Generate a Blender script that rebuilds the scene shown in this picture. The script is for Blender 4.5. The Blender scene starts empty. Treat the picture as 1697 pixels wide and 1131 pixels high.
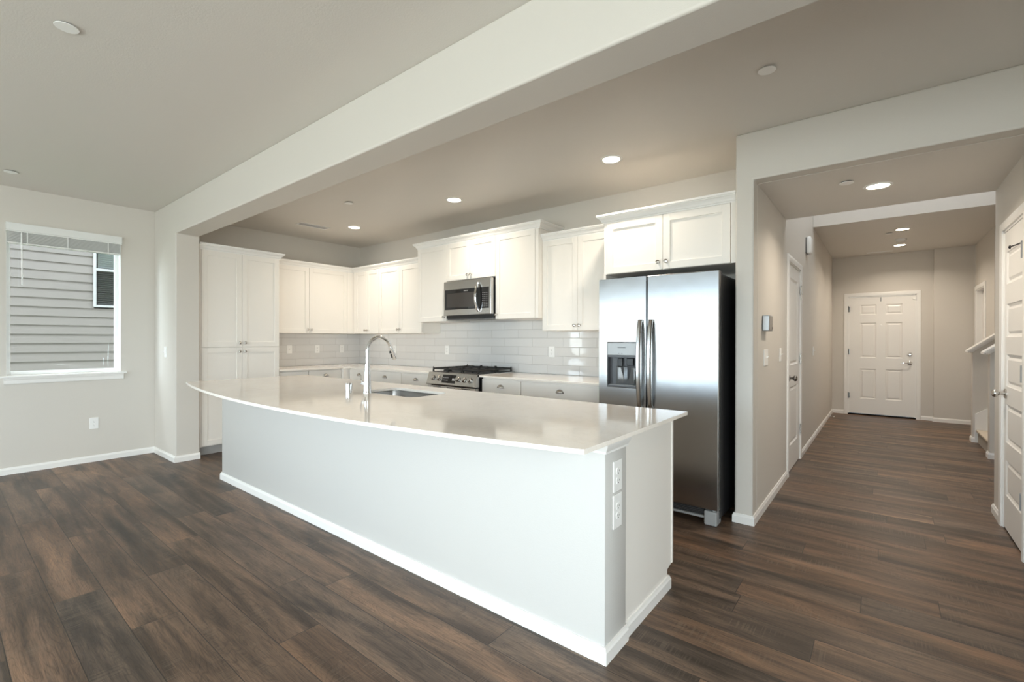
import bpy, bmesh, math, random
from mathutils import Vector, Matrix
PI = math.pi
random.seed(7)
S = bpy.context.scene
COL = S.collection

# ------------------------------------------------------------------ camera
yaw, pit, rol, FPX = -0.673798, -0.0031527, 0.0016634, 769.203
F = Vector((math.sin(yaw)*math.cos(pit), math.cos(yaw)*math.cos(pit), math.sin(pit)))
R0 = Vector((math.cos(yaw), -math.sin(yaw), 0)); U0 = R0.cross(F)
R1 = R0*math.cos(rol)+U0*math.sin(rol); U1 = U0*math.cos(rol)-R0*math.sin(rol)
cd = bpy.data.cameras.new('camera'); cam = bpy.data.objects.new('camera', cd); COL.objects.link(cam)
cam.matrix_world = Matrix(((R1.x, U1.x, -F.x, 0), (R1.y, U1.y, -F.y, 0), (R1.z, U1.z, -F.z, 1.2932), (0, 0, 0, 1)))
cd.sensor_fit = 'HORIZONTAL'; cd.sensor_width = 36; cd.lens = FPX/1697*36; cd.clip_start = 0.05
S.camera = cam
# ------------------------------------------------------------------ exposure / world
S.view_settings.view_transform = 'Standard'; S.view_settings.look = 'None'
S.view_settings.gamma = 1; S.view_settings.use_curve_mapping = False
S.view_settings.exposure = 0.5
S.cycles.use_denoising = True
S.cycles.max_bounces = 14; S.cycles.diffuse_bounces = 8; S.cycles.glossy_bounces = 6; S.cycles.transparent_max_bounces = 12
S.cycles.sample_clamp_indirect = 8; S.cycles.caustics_reflective = False; S.cycles.caustics_refractive = False
SKY = 9.8
CAN_W, HALL_CAN_W, STAIR_W = 6.5, 8, 45
W = bpy.data.worlds.new('sky'); S.world = W; W.use_nodes = True
nt = W.node_tree; bg = nt.nodes['Background']; bg.inputs[1].default_value = SKY
tc = nt.nodes.new('ShaderNodeTexCoord'); nz = nt.nodes.new('ShaderNodeTexNoise')
nz.inputs['Scale'].default_value = 2.2; nz.inputs['Detail'].default_value = 5
rp = nt.nodes.new('ShaderNodeValToRGB')
rp.color_ramp.elements[0].position = .38; rp.color_ramp.elements[0].color = (.61, .77, .95, 1)
rp.color_ramp.elements[1].position = .55; rp.color_ramp.elements[1].color = (.90, .96, 1.0, 1)
nt.links.new(tc.outputs['Generated'], nz.inputs['Vector']); nt.links.new(nz.outputs['Fac'], rp.inputs['Fac'])
sz = nt.nodes.new('ShaderNodeSeparateXYZ'); nt.links.new(tc.outputs['Generated'], sz.inputs[0])
st = nt.nodes.new('ShaderNodeMath'); st.operation = 'MULTIPLY_ADD'; st.inputs[1].default_value = 30; st.inputs[2].default_value = .5; st.use_clamp = True
nt.links.new(sz.outputs[2], st.inputs[0])
gm = nt.nodes.new('ShaderNodeMix'); gm.data_type = 'RGBA'; nt.links.new(st.outputs[0], gm.inputs[0])
gm.inputs[6].default_value = (.59, .625, .625, 1)      # bright tone below the horizon, invented to bounce light onto the ceiling
nt.links.new(rp.outputs['Color'], gm.inputs[7]); nt.links.new(gm.outputs[2], bg.inputs[0])

def area(name, loc, direction, sx, sy, power=0, portal=False, color=(1, 1, 1), shape='RECTANGLE', spread=None):
    l = bpy.data.lights.new(name, 'AREA'); l.shape = shape; l.size = sx; l.size_y = sy; l.energy = power; l.color = color
    if spread: l.spread = spread
    o = bpy.data.objects.new(name, l); COL.objects.link(o); o.location = loc
    o.rotation_euler = Vector(direction).to_track_quat('-Z', 'Y').to_euler()
    if portal: l.cycles.is_portal = True
    return o
# the assumed rear windows, side window and glass door behind the camera, where daylight enters
XL, XR, YB, ZC = -6.49, 1.7, -3.3, 2.741
REAR = [(-5.7, -4.6, .75, 2.2), (-4.45, -3.35, .75, 2.2), (-3.2, -2.1, .75, 2.2), (-1.5, .9, .02, 2.1)]
SIDE = [(.445, 1.296, .94, 2.392), (-3.1, -2.15, .75, 2.2)]
for (a, b, c, d) in REAR:
    area('daylight_portal', ((a+b)/2, YB-.11, (c+d)/2), (0, 1, 0), b-a, d-c, portal=True)
for (a, b, c, d) in SIDE:
    area('daylight_portal', (XL-.16, (a+b)/2, (c+d)/2), (1, 0, 0), b-a, d-c, portal=True)
ADDED_RIGHT = [(-.3, .9, .3, 2.3), (1.2, 3.0, .3, 2.3)]      # (-y) extents of two invented right-wall windows, added for more daylight
for (a, b, c, d) in ADDED_RIGHT:
    area('daylight_portal', (XR+.11, -(a+b)/2, (c+d)/2), (-1, 0, 0), b-a, d-c, portal=True)
# bare area light added in the stairwell for assumed upstairs daylight, no window modelled
area('assumed_stairwell_light', (.35, 6.0, 5.15), (0, .12, -1), 1.6, 1.2, STAIR_W, color=(.84, .92, 1))

# ------------------------------------------------------------------ materials
def mat(name, color, rough=.5, metal=0, spec=.5, coat=0, emit=None, estr=0):
    m = bpy.data.materials.new(name); m.use_nodes = True
    b = m.node_tree.nodes['Principled BSDF']
    b.inputs['Base Color'].default_value = (*color, 1); b.inputs['Roughness'].default_value = rough
    b.inputs['Metallic'].default_value = metal; b.inputs['Specular IOR Level'].default_value = spec
    b.inputs['Coat Weight'].default_value = coat
    if emit: b.inputs['Emission Color'].default_value = (*emit, 1); b.inputs['Emission Strength'].default_value = estr
    return m
class N:
    """small helper to write node graphs"""
    def __init__(s, m): s.t = m.node_tree; s.b = s.t.nodes['Principled BSDF']
    def new(s, typ, **kw):
        n = s.t.nodes.new(typ)
        for k, v in kw.items():
            if hasattr(n, k): setattr(n, k, v)
        return n
    def link(s, a, b): s.t.links.new(a, b)
    def put(s, sock, v):
        if hasattr(v, 'is_output'): s.link(v, sock)
        else: sock.default_value = v
    def math(s, op, a, b=0, c=0):
        n = s.new('ShaderNodeMath', operation=op); s.put(n.inputs[0], a); s.put(n.inputs[1], b); s.put(n.inputs[2], c); return n.outputs[0]
    def xyz(s, x, y, z):
        n = s.new('ShaderNodeCombineXYZ'); s.put(n.inputs[0], x); s.put(n.inputs[1], y); s.put(n.inputs[2], z); return n.outputs[0]
    def noise(s, vec, scale, detail=4, rough=.5, dist=0):
        n = s.new('ShaderNodeTexNoise'); s.put(n.inputs['Vector'], vec)
        n.inputs['Scale'].default_value = scale; n.inputs['Detail'].default_value = detail
        n.inputs['Roughness'].default_value = rough; n.inputs['Distortion'].default_value = dist; return n.outputs['Fac']
    def ramp(s, fac, stops):
        n = s.new('ShaderNodeValToRGB'); s.put(n.inputs[0], fac); e = n.color_ramp.elements
        while len(e) < len(stops): e.new(.5)
        for i, (p, c) in enumerate(stops): e[i].position = p; e[i].color = (*c, 1) if len(c) == 3 else c
        return n.outputs[0]
    def mix(s, fac, a, b, typ='MIX'):
        n = s.new('ShaderNodeMix', data_type='RGBA', blend_type=typ); s.put(n.inputs[0], fac)
        for k, v in ((6, a), (7, b)):
            s.put(n.inputs[k], v if hasattr(v, 'is_output') else (*v, 1))
        return n.outputs[2]
    def obj(s): return s.new('ShaderNodeTexCoord').outputs['Object']
    def bump(s, h, strength, dist=.001):
        n = s.new('ShaderNodeBump'); n.inputs['Strength'].default_value = strength; n.inputs['Distance'].default_value = dist
        s.put(n.inputs['Height'], h); s.link(n.outputs[0], s.b.inputs['Normal'])

def paint(name, color, rough=.55, tex=.25, scale=180):
    m = mat(name, color, rough, spec=.35); n = N(m)
    n.bump(n.noise(n.obj(), scale, 3, .6), tex, .002); return m
WALL = paint('wall_paint', (.655, .622, .575), .5)
ISLEW = paint('island_paint', (.59, .58, .56), .5)
CEIL = paint('ceiling_paint', (.70, .67, .628), .42, .35, 120)
TRIM = mat('white_trim', (.86, .85, .83), .32)
DOORP = mat('white_door_paint', (.85, .835, .81), .38)
CAB = mat('cabinet_white', (.86, .828, .782), .36)
CABIN = mat('cabinet_inside', (.62, .57, .50), .6)
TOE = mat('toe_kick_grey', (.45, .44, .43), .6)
PLATE = mat('plate_white', (.88, .88, .87), .3)
SLOT = mat('slot_dark', (.03, .03, .03), .6)
BLACK = mat('black_plastic', (.012, .012, .013), .35)
BLACKM = mat('fridge_black_side', (.02, .02, .021), .45)
IRON = mat('cast_iron', (.012, .012, .012), .55)
GLASSK = mat('black_glass', (.012, .012, .013), .06, spec=.6)
GREYP = mat('grey_plastic', (.36, .37, .38), .4)
DARKG = mat('dark_grey_plastic', (.08, .082, .088), .35)
CHROME = mat('chrome', (.82, .83, .85), .07, 1)
NICKEL = mat('satin_nickel', (.60, .58, .55), .22, 1)
DNICKEL = mat('dark_nickel', (.20, .185, .17), .25, 1)
BLIND = mat('blind_white', (.80, .81, .80), .4)
VINYL = mat('vinyl_white', (.9, .91, .91), .3)
CARPET = paint('carpet_beige', (.60, .52, .42), .95, .9, 260)
LED = mat('light_diffuser', (1, 1, 1), .4, emit=(1, .86, .66), estr=16)
INK = mat('lettering_grey', (.16, .16, .17), .4)
INKW = mat('lettering_white', (.65, .65, .66), .4)
THRESHD = mat('threshold_dark', (.012, .011, .01), .9, spec=.1)  # dark matt finish of the door thresholds

def steel(name, col, rough, vertical=True):
    m = mat(name, col, rough, 1); n = N(m)
    mp = n.new('ShaderNodeMapping'); n.link(n.obj(), mp.inputs[0])
    mp.inputs['Scale'].default_value = (2, 2, 600) if not vertical else (600, 600, 2)
    f = n.noise(mp.outputs[0], 1, 2)
    r = n.math('MULTIPLY_ADD', f, .08, rough-.04); n.link(r, n.b.inputs['Roughness'])
    lo = n.noise(n.obj(), 3.0, 2, .5)
    n.bump(n.math('ADD', n.math('MULTIPLY', lo, 1.0), n.math('MULTIPLY', f, .004)), .35, .006)
    return m
STEEL = steel('stainless_steel', (.35, .352, .354), .22)
STEELH = steel('stainless_steel_brushed', (.55, .535, .515), .24, False)
SINKM = mat('sink_steel', (.42, .41, .40), .28, 1)

def m_quartz():
    m = mat('quartz_white', (.8, .77, .73), .07, spec=.55); n = N(m); o = n.obj()
    v = n.noise(o, 4, 6, .65, .8); sp = n.noise(o, 260, 2)
    c = n.ramp(v, [(.40, (.93, .875, .81)), (.485, (.90, .842, .775)), (.50, (.93, .875, .81)), (1, (.94, .885, .82))])
    c = n.mix(n.math('MULTIPLY', n.math('GREATER_THAN', sp, .66), .3), c, (.55, .51, .46))
    n.link(c, n.b.inputs['Base Color']); return m
QUARTZ = m_quartz()

def m_tile(axis):
    m = mat('subway_tile_'+axis, (.6, .6, .6), .06, spec=.6); n = N(m)
    sx = n.new('ShaderNodeSeparateXYZ'); n.link(n.obj(), sx.inputs[0])
    u = sx.outputs[0 if axis == 'x' else 1]; z = sx.outputs[2]
    H, L, G = .0985, .4075, .0034
    zz = n.math('DIVIDE', n.math('SUBTRACT', z, .915), H); row = n.math('FLOOR', zz)
    par = n.math('MULTIPLY', n.math('MODULO', n.math('ADD', row, 20), 2), .5)
    uu = n.math('ADD', n.math('DIVIDE', n.math('ADD', u, 3.096+.2037), L), par); col = n.math('FLOOR', uu)
    fz = n.math('FRACT', zz); fu = n.math('FRACT', n.math('ADD', uu, 50))
    dz = n.math('MULTIPLY', n.math('MINIMUM', fz, n.math('SUBTRACT', 1, fz)), H)
    du = n.math('MULTIPLY', n.math('MINIMUM', fu, n.math('SUBTRACT', 1, fu)), L)
    d = n.math('MINIMUM', dz, du); g = n.math('LESS_THAN', d, G/2)
    wn = n.new('ShaderNodeTexWhiteNoise', noise_dimensions='3D'); n.link(n.xyz(row, col, 1), wn.inputs[0])
    base = n.mix(wn.outputs['Value'], (.67, .665, .66), (.71, .705, .70))
    n.link(n.mix(g, base, (.47, .46, .45)), n.b.inputs['Base Color'])
    n.link(n.math('MULTIPLY_ADD', g, .6, .05), n.b.inputs['Roughness'])
    s2 = n.new('ShaderNodeSeparateXYZ'); n.link(wn.outputs['Color'], s2.inputs[0])
    tilt = n.math('ADD', n.math('MULTIPLY', n.math('MULTIPLY', n.math('SUBTRACT', s2.outputs[0], .5), fz), .8),
                  n.math('MULTIPLY', n.math('MULTIPLY', n.math('SUBTRACT', s2.outputs[1], .5), fu), 2.4))
    edge = n.math('MINIMUM', n.math('DIVIDE', d, .004), 1)
    wav = n.math('MULTIPLY', n.noise(n.obj(), 9, 2), .8)
    n.bump(n.math('ADD', n.math('ADD', tilt, edge), wav), 1, .0012)
    return m
TILEX, TILEY = m_tile('x'), m_tile('y')

def m_floor():
    m = mat('wood_plank', (.1, .08, .06), .4, spec=.4); n = N(m); o = n.obj()
    sx = n.new('ShaderNodeSeparateXYZ'); n.link(o, sx.inputs[0]); x, y = sx.outputs[0], sx.outputs[1]
    PW, PL = .1825, 1.52
    yy = n.math('DIVIDE', n.math('SUBTRACT', y, .371), PW); row = n.math('FLOOR', yy); fy = n.math('FRACT', n.math('ADD', yy, 60))
    w1 = n.new('ShaderNodeTexWhiteNoise', noise_dimensions='1D'); n.link(n.math('ADD', row, 91.37), w1.inputs['W'])
    xx = n.math('ADD', n.math('DIVIDE', x, PL), w1.outputs['Value']); colm = n.math('FLOOR', xx); fx = n.math('FRACT', n.math('ADD', xx, 60))
    w2 = n.new('ShaderNodeTexWhiteNoise', noise_dimensions='3D'); n.link(n.xyz(row, colm, 3.3), w2.inputs[0])
    idv = w2.outputs['Value']; s2 = n.new('ShaderNodeSeparateXYZ'); n.link(w2.outputs['Color'], s2.inputs[0])
    seam = n.math('MINIMUM', n.math('MULTIPLY', n.math('MINIMUM', fy, n.math('SUBTRACT', 1, fy)), PW),
                  n.math('MULTIPLY', n.math('MINIMUM', fx, n.math('SUBTRACT', 1, fx)), PL))
    off = n.math('MULTIPLY', idv, 40)
    def V(kx, ky): return n.xyz(n.math('ADD', n.math('MULTIPLY', x, kx), off), n.math('ADD', n.math('MULTIPLY', y, ky), off), off)
    blotch = n.noise(V(.8, 6.0), 1.4, 4, .55, .5)
    grain = n.noise(V(5, 95), 1.6, 6, .65, .35)
    fine = n.noise(V(16, 420), 1.0, 3, .6)
    ring = n.noise(V(.9, 6.0), 1.3, 2, .5, .4)
    rings = n.math('ABSOLUTE', n.math('SINE', n.math('MULTIPLY', ring, 120)))
    streak = n.noise(V(.7, 9), 2.0, 3, .5, .6)
    saw = n.math('MULTIPLY', n.math('GREATER_THAN', n.noise(V(160, 3), 1.0, 1), .56), n.ramp(n.noise(V(1.3, 5), 2.2, 2), [(.52, (0, 0, 0)), (.64, (1, 1, 1))]))
    c = n.ramp(n.math('ADD', n.math('MULTIPLY', blotch, .75), n.math('MULTIPLY', streak, .25)),
               [(.32, (.038, .026, .018)), (.44, (.085, .058, .041)), (.54, (.155, .103, .071)), (.68, (.25, .158, .102))])
    warm = n.mix(1, c, n.mix(s2.outputs[0], (.86, .90, .95), (1.12, 1.0, .90)), 'MULTIPLY')
    c = n.mix(1, warm, n.ramp(s2.outputs[1], [(0, (.82, .82, .82)), (1, (1.18, 1.18, 1.18))]), 'MULTIPLY')
    c = n.mix(1, c, n.ramp(grain, [(.30, (.52, .50, .48)), (.50, (1, 1, 1)), (.72, (1.28, 1.25, 1.2))]), 'MULTIPLY')
    c = n.mix(.5, c, n.mix(1, c, n.ramp(rings, [(.0, (.42, .42, .42)), (.45, (1, 1, 1))]), 'MULTIPLY'))
    c = n.mix(n.math('MULTIPLY', saw, .30), c, (.20, .15, .11))
    c = n.mix(1, c, n.ramp(fine, [(.3, (.80, .80, .80)), (.6, (1.1, 1.1, 1.1))]), 'MULTIPLY')
    sm = n.math('LESS_THAN', seam, .0018); bev = n.math('SUBTRACT', 1, n.math('MINIMUM', n.math('DIVIDE', seam, .004), 1))
    c = n.mix(n.math('MULTIPLY', bev, .25), c, (.22, .16, .11))
    c = n.mix(n.math('MULTIPLY', sm, .85), c, (.015, .012, .01))
    n.link(c, n.b.inputs['Base Color'])
    n.link(n.math('MULTIPLY_ADD', grain, .22, .30), n.b.inputs['Roughness'])
    n.bump(n.math('ADD', n.math('MULTIPLY', n.math('MINIMUM', n.math('DIVIDE', seam, .003), 1), 1.2),
                  n.math('ADD', n.math('MULTIPLY', grain, .35), n.math('MULTIPLY', fine, .15))), .35, .0012)
    return m
FLOORM = m_floor()

def m_glass():
    m = bpy.data.materials.new('window_glass'); m.use_nodes = True; t = m.node_tree
    for nd in list(t.nodes):
        if nd.type == 'BSDF_PRINCIPLED': t.nodes.remove(nd)
    out = [nd for nd in t.nodes if nd.type == 'OUTPUT_MATERIAL'][0]
    tr = t.nodes.new('ShaderNodeBsdfTransparent'); gl = t.nodes.new('ShaderNodeBsdfGlossy'); gl.inputs['Roughness'].default_value = 0
    tr.inputs[0].default_value = (.96, .98, .97, 1)
    lw = t.nodes.new('ShaderNodeLayerWeight'); lw.inputs[0].default_value = .5
    pw = t.nodes.new('ShaderNodeMath'); pw.operation = 'POWER'; pw.inputs[1].default_value = 5; t.links.new(lw.outputs['Facing'], pw.inputs[0])
    fr = t.nodes.new('ShaderNodeMath'); fr.operation = 'MULTIPLY_ADD'; fr.inputs[1].default_value = .96; fr.inputs[2].default_value = .04; t.links.new(pw.outputs[0], fr.inputs[0])
    mx = t.nodes.new('ShaderNodeMixShader'); t.links.new(fr.outputs[0], mx.inputs[0]); t.links.new(tr.outputs[0], mx.inputs[1]); t.links.new(gl.outputs[0], mx.inputs[2])
    t.links.new(mx.outputs[0], out.inputs[0]); return m
GLASS = m_glass()
HTRIM = mat('house_trim', (.36, .36, .36), .5)
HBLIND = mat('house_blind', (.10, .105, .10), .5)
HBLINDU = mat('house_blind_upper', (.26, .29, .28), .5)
SIDING = paint('siding_greige', (.18, .160, .147), .6, .3, 60)
GRASS = paint('lawn_green', (.09, .15, .05), .9, .9, 40)
LEAF = paint('leaf_green', (.06, .14, .04), .6, .9, 30)

# ------------------------------------------------------------------ mesh builder
class MB:
    def __init__(s, off=(0, 0, 0)): s.bm = bmesh.new(); s.o = Vector(off)
    def _v(s, p): return s.bm.verts.new(Vector(p)-s.o)
    def box(s, x0, x1, y0, y1, z0, z1, bev=0, seg=1):
        v = [s._v((x, y, z)) for z in (z0, z1) for y in (y0, y1) for x in (x0, x1)]
        f = [s.bm.faces.new([v[i] for i in q]) for q in ((0, 2, 3, 1), (4, 5, 7, 6), (0, 1, 5, 4), (2, 6, 7, 3), (0, 4, 6, 2), (1, 3, 7, 5))]
        if bev:
            ed = {e for q in f for e in q.edges}
            bmesh.ops.bevel(s.bm, geom=list(ed), offset=bev, segments=seg, affect='EDGES', profile=.5)
        return s
    def rings(s, rs, cap0=True, cap1=True, close=True):
        """skin a list of equal-length vertex rings"""
        R = [[s._v(p) for p in r] for r in rs]; n = len(R[0])
        for a, b in zip(R, R[1:]):
            for i in range(n if close else n-1):
                j = (i+1) % n
                try: s.bm.faces.new((a[i], a[j], b[j], b[i]))
                except ValueError: pass
        if cap0: s.bm.faces.new(R[0][::-1])
        if cap1: s.bm.faces.new(R[-1])
        return s
    def lathe(s, prof, c=(0, 0, 0), axis='z', n=24, cap=True):
        """prof: (radius, height) pairs along axis"""
        c = Vector(c); rs = []
        for r, h in prof:
            ring = []
            for i in range(n):
                a = 2*PI*i/n; u, v = max(r, 1e-5)*math.cos(a), max(r, 1e-5)*math.sin(a)
                ring.append(c+Vector({'z': (u, v, h), 'y': (u, h, -v), 'x': (h, u, v), '-y': (u, -h, v), '-x': (-h, u, -v)}[axis]))
            rs.append(ring)
        return s.rings(rs, cap, cap)
    def tube(s, pts, r, n=12, flat=1.0):
        pts = [Vector(p) for p in pts]; rs = []; rad = r if isinstance(r, (list, tuple)) else [r]*len(pts)
        up = None
        for i, p in enumerate(pts):
            d = (pts[min(i+1, len(pts)-1)]-pts[max(i-1, 0)]).normalized()
            if up is None: up = Vector((0, 0, 1)) if abs(d.z) < .9 else Vector((1, 0, 0))
            a = d.cross(up).normalized(); b = a.cross(d).normalized(); up = b
            rs.append([p+a*rad[i]*math.cos(2*PI*k/n)+b*rad[i]*flat*math.sin(2*PI*k/n) for k in range(n)])
        return s.rings(rs)
    def sweep(s, path, prof, z=0):
        """prof (out, z) swept along plan path, outward = right of travel, mitred"""
        P = [Vector((p[0], p[1])) for p in path]; rs = []
        for i, p in enumerate(P):
            ds = []
            if i > 0: ds.append((P[i]-P[i-1]).normalized())
            if i < len(P)-1: ds.append((P[i+1]-P[i]).normalized())
            ns = [Vector((d.y, -d.x)) for d in ds]; m = ns[0] if len(ns) == 1 else (ns[0]+ns[1])/(1+ns[0].dot(ns[1]))
            rs.append([(p.x+m.x*o, p.y+m.y*o, z+h) for o, h in prof])
        return s.rings(rs)
    def poly(s, pts, z0, z1, bev=0, seg=2):
        a = [s._v((x, y, z0)) for x, y in pts]; b = [s._v((x, y, z1)) for x, y in pts]; n = len(a)
        fs = [s.bm.faces.new(a[::-1]), s.bm.faces.new(b)]
        for i in range(n): fs.append(s.bm.faces.new((a[i], a[(i+1) % n], b[(i+1) % n], b[i])))
        if bev: bmesh.ops.bevel(s.bm, geom=list({e for f in fs[:2] for e in f.edges}), offset=bev, segments=seg, affect='EDGES', profile=.5)
        return s
    def prism(s, pts, axis, a, b):
        """extrude 2-D outline along axis: 'x' -> pts are (y,z); 'y' -> pts are (x,z)"""
        f = (lambda p, t: (t, p[0], p[1])) if axis == 'x' else (lambda p, t: (p[0], t, p[1]))
        return s.rings([[f(p, a) for p in pts], [f(p, b) for p in pts]])
    def panel(s, x0, x1, z0, z1, y, rings):
        """moulded panel: rings of (inset, depth) behind the face plane y; closed in the middle"""
        rs = [[(x0+i, y+d, z0+i), (x1-i, y+d, z0+i), (x1-i, y+d, z1-i), (x0+i, y+d, z1-i)] for i, d in rings]
        return s.rings(rs, False, True)
    def build(s, name, m, parent=None, smooth=None, kind=None):
        bmesh.ops.recalc_face_normals(s.bm, faces=s.bm.faces)
        me = bpy.data.meshes.new(name); s.bm.to_mesh(me); s.bm.free()
        me.materials.append(m)
        if smooth:
            for p in me.polygons: p.use_smooth = True
            me.set_sharp_from_angle(angle=smooth)
        o = bpy.data.objects.new(name, me); COL.objects.link(o)
        if parent: o.parent = parent
        elif tuple(s.o) != (0, 0, 0): o.location = s.o
        if kind: o['kind'] = kind
        return o
SM = .7
def tag(o, label, cat, group=None):
    o['label'] = label; o['category'] = cat
    if group: o['group'] = group
    return o
def thing(name, label, cat, loc, rot=0, group=None):
    o = bpy.data.objects.new(name, None); COL.objects.link(o); o.empty_display_size = .1
    o.location = loc; o.rotation_euler = (0, 0, rot); return tag(o, label, cat, group)
def struct(name, loc=(0, 0, 0), rot=0):
    o = bpy.data.objects.new(name, None); COL.objects.link(o); o.empty_display_size = .1
    o.location = loc; o.rotation_euler = (0, 0, rot); o['kind'] = 'structure'; return o
def dup(root, loc, label, rot=None, group=None):
    r = root.copy(); COL.objects.link(r); r.location = loc; r['label'] = label
    if rot is not None: r.rotation_euler = (0, 0, rot)
    if group: r['group'] = group
    for ch in list(root.children):
        c = ch.copy(); COL.objects.link(c); c.parent = r
        for g in list(ch.children):
            d = g.copy(); COL.objects.link(d); d.parent = c
    return r
def wall(name, u0, u1, z0, z1, y0, y1, holes=(), m=WALL, loc=(0, 0, 0), rot=0, bev=0):
    """wall slab with rectangular openings, single clean shell; local x along, y through"""
    us = sorted({u0, u1, *[h[i] for h in holes for i in (0, 1)]}); zs = sorted({z0, z1, *[h[i] for h in holes for i in (2, 3)]})
    us = [u for u in us if u0 <= u <= u1]; zs = [z for z in zs if z0 <= z <= z1]
    solid = lambda i, k: 0 <= i < len(us)-1 and 0 <= k < len(zs)-1 and not any(h[0]-1e-6 <= us[i] and us[i+1] <= h[1]+1e-6 and h[2]-1e-6 <= zs[k] and zs[k+1] <= h[3]+1e-6 for h in holes)
    b = MB(); cache = {}
    def v(i, j, k):
        if (i, j, k) not in cache: cache[(i, j, k)] = b._v((us[i], (y0, y1)[j], zs[k]))
        return cache[(i, j, k)]
    for i in range(len(us)-1):
        for k in range(len(zs)-1):
            if not solid(i, k): continue
            b.bm.faces.new((v(i, 0, k), v(i+1, 0, k), v(i+1, 0, k+1), v(i, 0, k+1)))
            b.bm.faces.new((v(i, 1, k), v(i, 1, k+1), v(i+1, 1, k+1), v(i+1, 1, k)))
            if not solid(i-1, k): b.bm.faces.new((v(i, 0, k), v(i, 0, k+1), v(i, 1, k+1), v(i, 1, k)))
            if not solid(i+1, k): b.bm.faces.new((v(i+1, 0, k), v(i+1, 1, k), v(i+1, 1, k+1), v(i+1, 0, k+1)))
            if not solid(i, k-1): b.bm.faces.new((v(i, 0, k), v(i, 1, k), v(i+1, 1, k), v(i+1, 0, k)))
            if not solid(i, k+1): b.bm.faces.new((v(i, 0, k+1), v(i+1, 0, k+1), v(i+1, 1, k+1), v(i, 1, k+1)))
    o = b.build(name, m, kind='structure'); o.location = loc; o.rotation_euler = (0, 0, rot)
    if bev:
        md = o.modifiers.new('rounded_corners', 'BEVEL'); md.width = bev; md.segments = 3; md.limit_method = 'ANGLE'; md.harden_normals = False
        for p in o.data.polygons: p.use_smooth = True
        o.data.set_sharp_from_angle(angle=1.0)
    return o
R90 = PI/2
def text_mesh(name, txt, size, m, parent, loc, rot=(R90, 0, 0), depth=.0004):
    c = bpy.data.curves.new('t', 'FONT'); c.body = txt; c.size = size; c.align_x = 'CENTER'; c.align_y = 'CENTER'; c.extrude = depth
    t = bpy.data.objects.new('t', c); COL.objects.link(t); bpy.context.view_layer.update()
    me = bpy.data.meshes.new_from_object(t); bpy.data.objects.remove(t); me.materials.clear(); me.materials.append(m); me.name = name
    o = bpy.data.objects.new(name, me); COL.objects.link(o); o.parent = parent; o.location = loc; o.rotation_euler = rot; return o

# ------------------------------------------------------------------ the shell
YBF, YBB, ZB, XP = 1.594, 1.817, 2.40, -5.769      # beam front, back, underside, end of its pier
YK, XS, XH, YH, ZH, Y2 = 4.254, -.82, -.703, 3.566, 2.408, 4.95
Y3, ZE, YF, XRW = 7.10, 2.745, 10.03, .656
b = MB(); b.box(-6.75, 3.2, -3.5, 10.3, -.12, 0); b.build('floor', FLOORM, kind='structure')
b = MB(); b.box(XL-.2, XR+.2, YB-.2, YH+.03, ZC, ZC+.12); b.box(XL-.2, XS+.05, YH+.03, YK+.1, ZC, ZC+.12); b.build('ceiling', CEIL, kind='structure')
wall('wall_left', YB-.15, YK+.12, 0, ZC+.1, 0, .16, SIDE, loc=(XL, 0, 0), rot=R90)
wall('wall_kitchen', XL, XS, 0, ZC+.1, YK, YK+.12)
wall('wall_rear', XL-.1, XR+.1, 0, ZC+.1, YB-.15, YB, REAR)
wall('wall_right', -(YH+.1), -YB+.15, 0, ZC+.1, 0, .12, ADDED_RIGHT, loc=(XR, 0, 0), rot=-R90)
# dropped beam and its pier
wall('wall_beam', XL+.001, XR-.001, 0, ZC+.002, YBF, YBB, [(XP, XR, -.01, ZB)], bev=.012)
# wall between kitchen and hall: end stub, then the whole left side of the hall up into the stairwell
D2 = (5.075, 5.905, -.01, 2.05)
wall('wall_hall', YH+.13, YF+.12, 0, 5.3, 0, XH-XS, [D2], loc=(XH, 0, 0), rot=R90, bev=.012)
# wall across the hall mouth with the opening, and the lowered ceiling behind it
wall('wall_header', XS, XR-.001, 0, ZC+.002, YH, YH+.13, [(XH, XRW, -.01, ZH)], bev=.012)
b = MB(); b.box(XH+.001, XRW+.1, YH+.13, Y2, ZH, ZH+.55); b.build('ceiling_hall', CEIL, kind='structure')
D3 = (-4.645, -4.02, -.01, 2.05)
wall('wall_hall_right', -4.975, -(YH+.1), 0, ZH+.3, 0, .12, [D3], loc=(XRW, 0, 0), rot=-R90, bev=.008)
wall('wall_under_stair', XRW+.02, 1.02, 0, 5.3, 4.855, 4.975)
wall('wall_stair_side', -7.22, -4.975, 0, 5.3, 0, .1, loc=(.96, 0, 0), rot=-R90)
wall('wall_upper', XH, XR+.2, ZH+.5, 5.3, Y2-.12, Y2)
b = MB(); b.box(XH-.1, 3.1, Y2-.1, 8.5, 5.2, 5.3); b.build('ceiling_stairwell', CEIL, kind='structure')
b = MB(); b.box(XH+.002, 1.18, Y3, YF+.1, ZE, ZE+.38); b.build('ceiling_entry', CEIL, kind='structure')
b = MB(); b.box(XH+.002, 1.18, Y3-.012, Y3, ZE+.0, 5.2); b.build('wall_stairwell', WALL, kind='structure')
DF = (-.475, .430, -.01, 2.05)
wall('wall_front', XH-.1, 1.25, 0, ZE+.1, YF, YF+.14, [DF])
b = MB(); b.box(.637, 1.1, 9.94, YF-.001, 0, ZE-.001); b.build('wall_jog', WALL, kind='structure')
D4 = (-9.80, -9.03, -.01, 2.05)
wall('wall_entry', -9.939, -8.37, 0, ZE-.001, 0, .12, [D4], loc=(1.1, 0, 0), rot=-R90)
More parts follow.
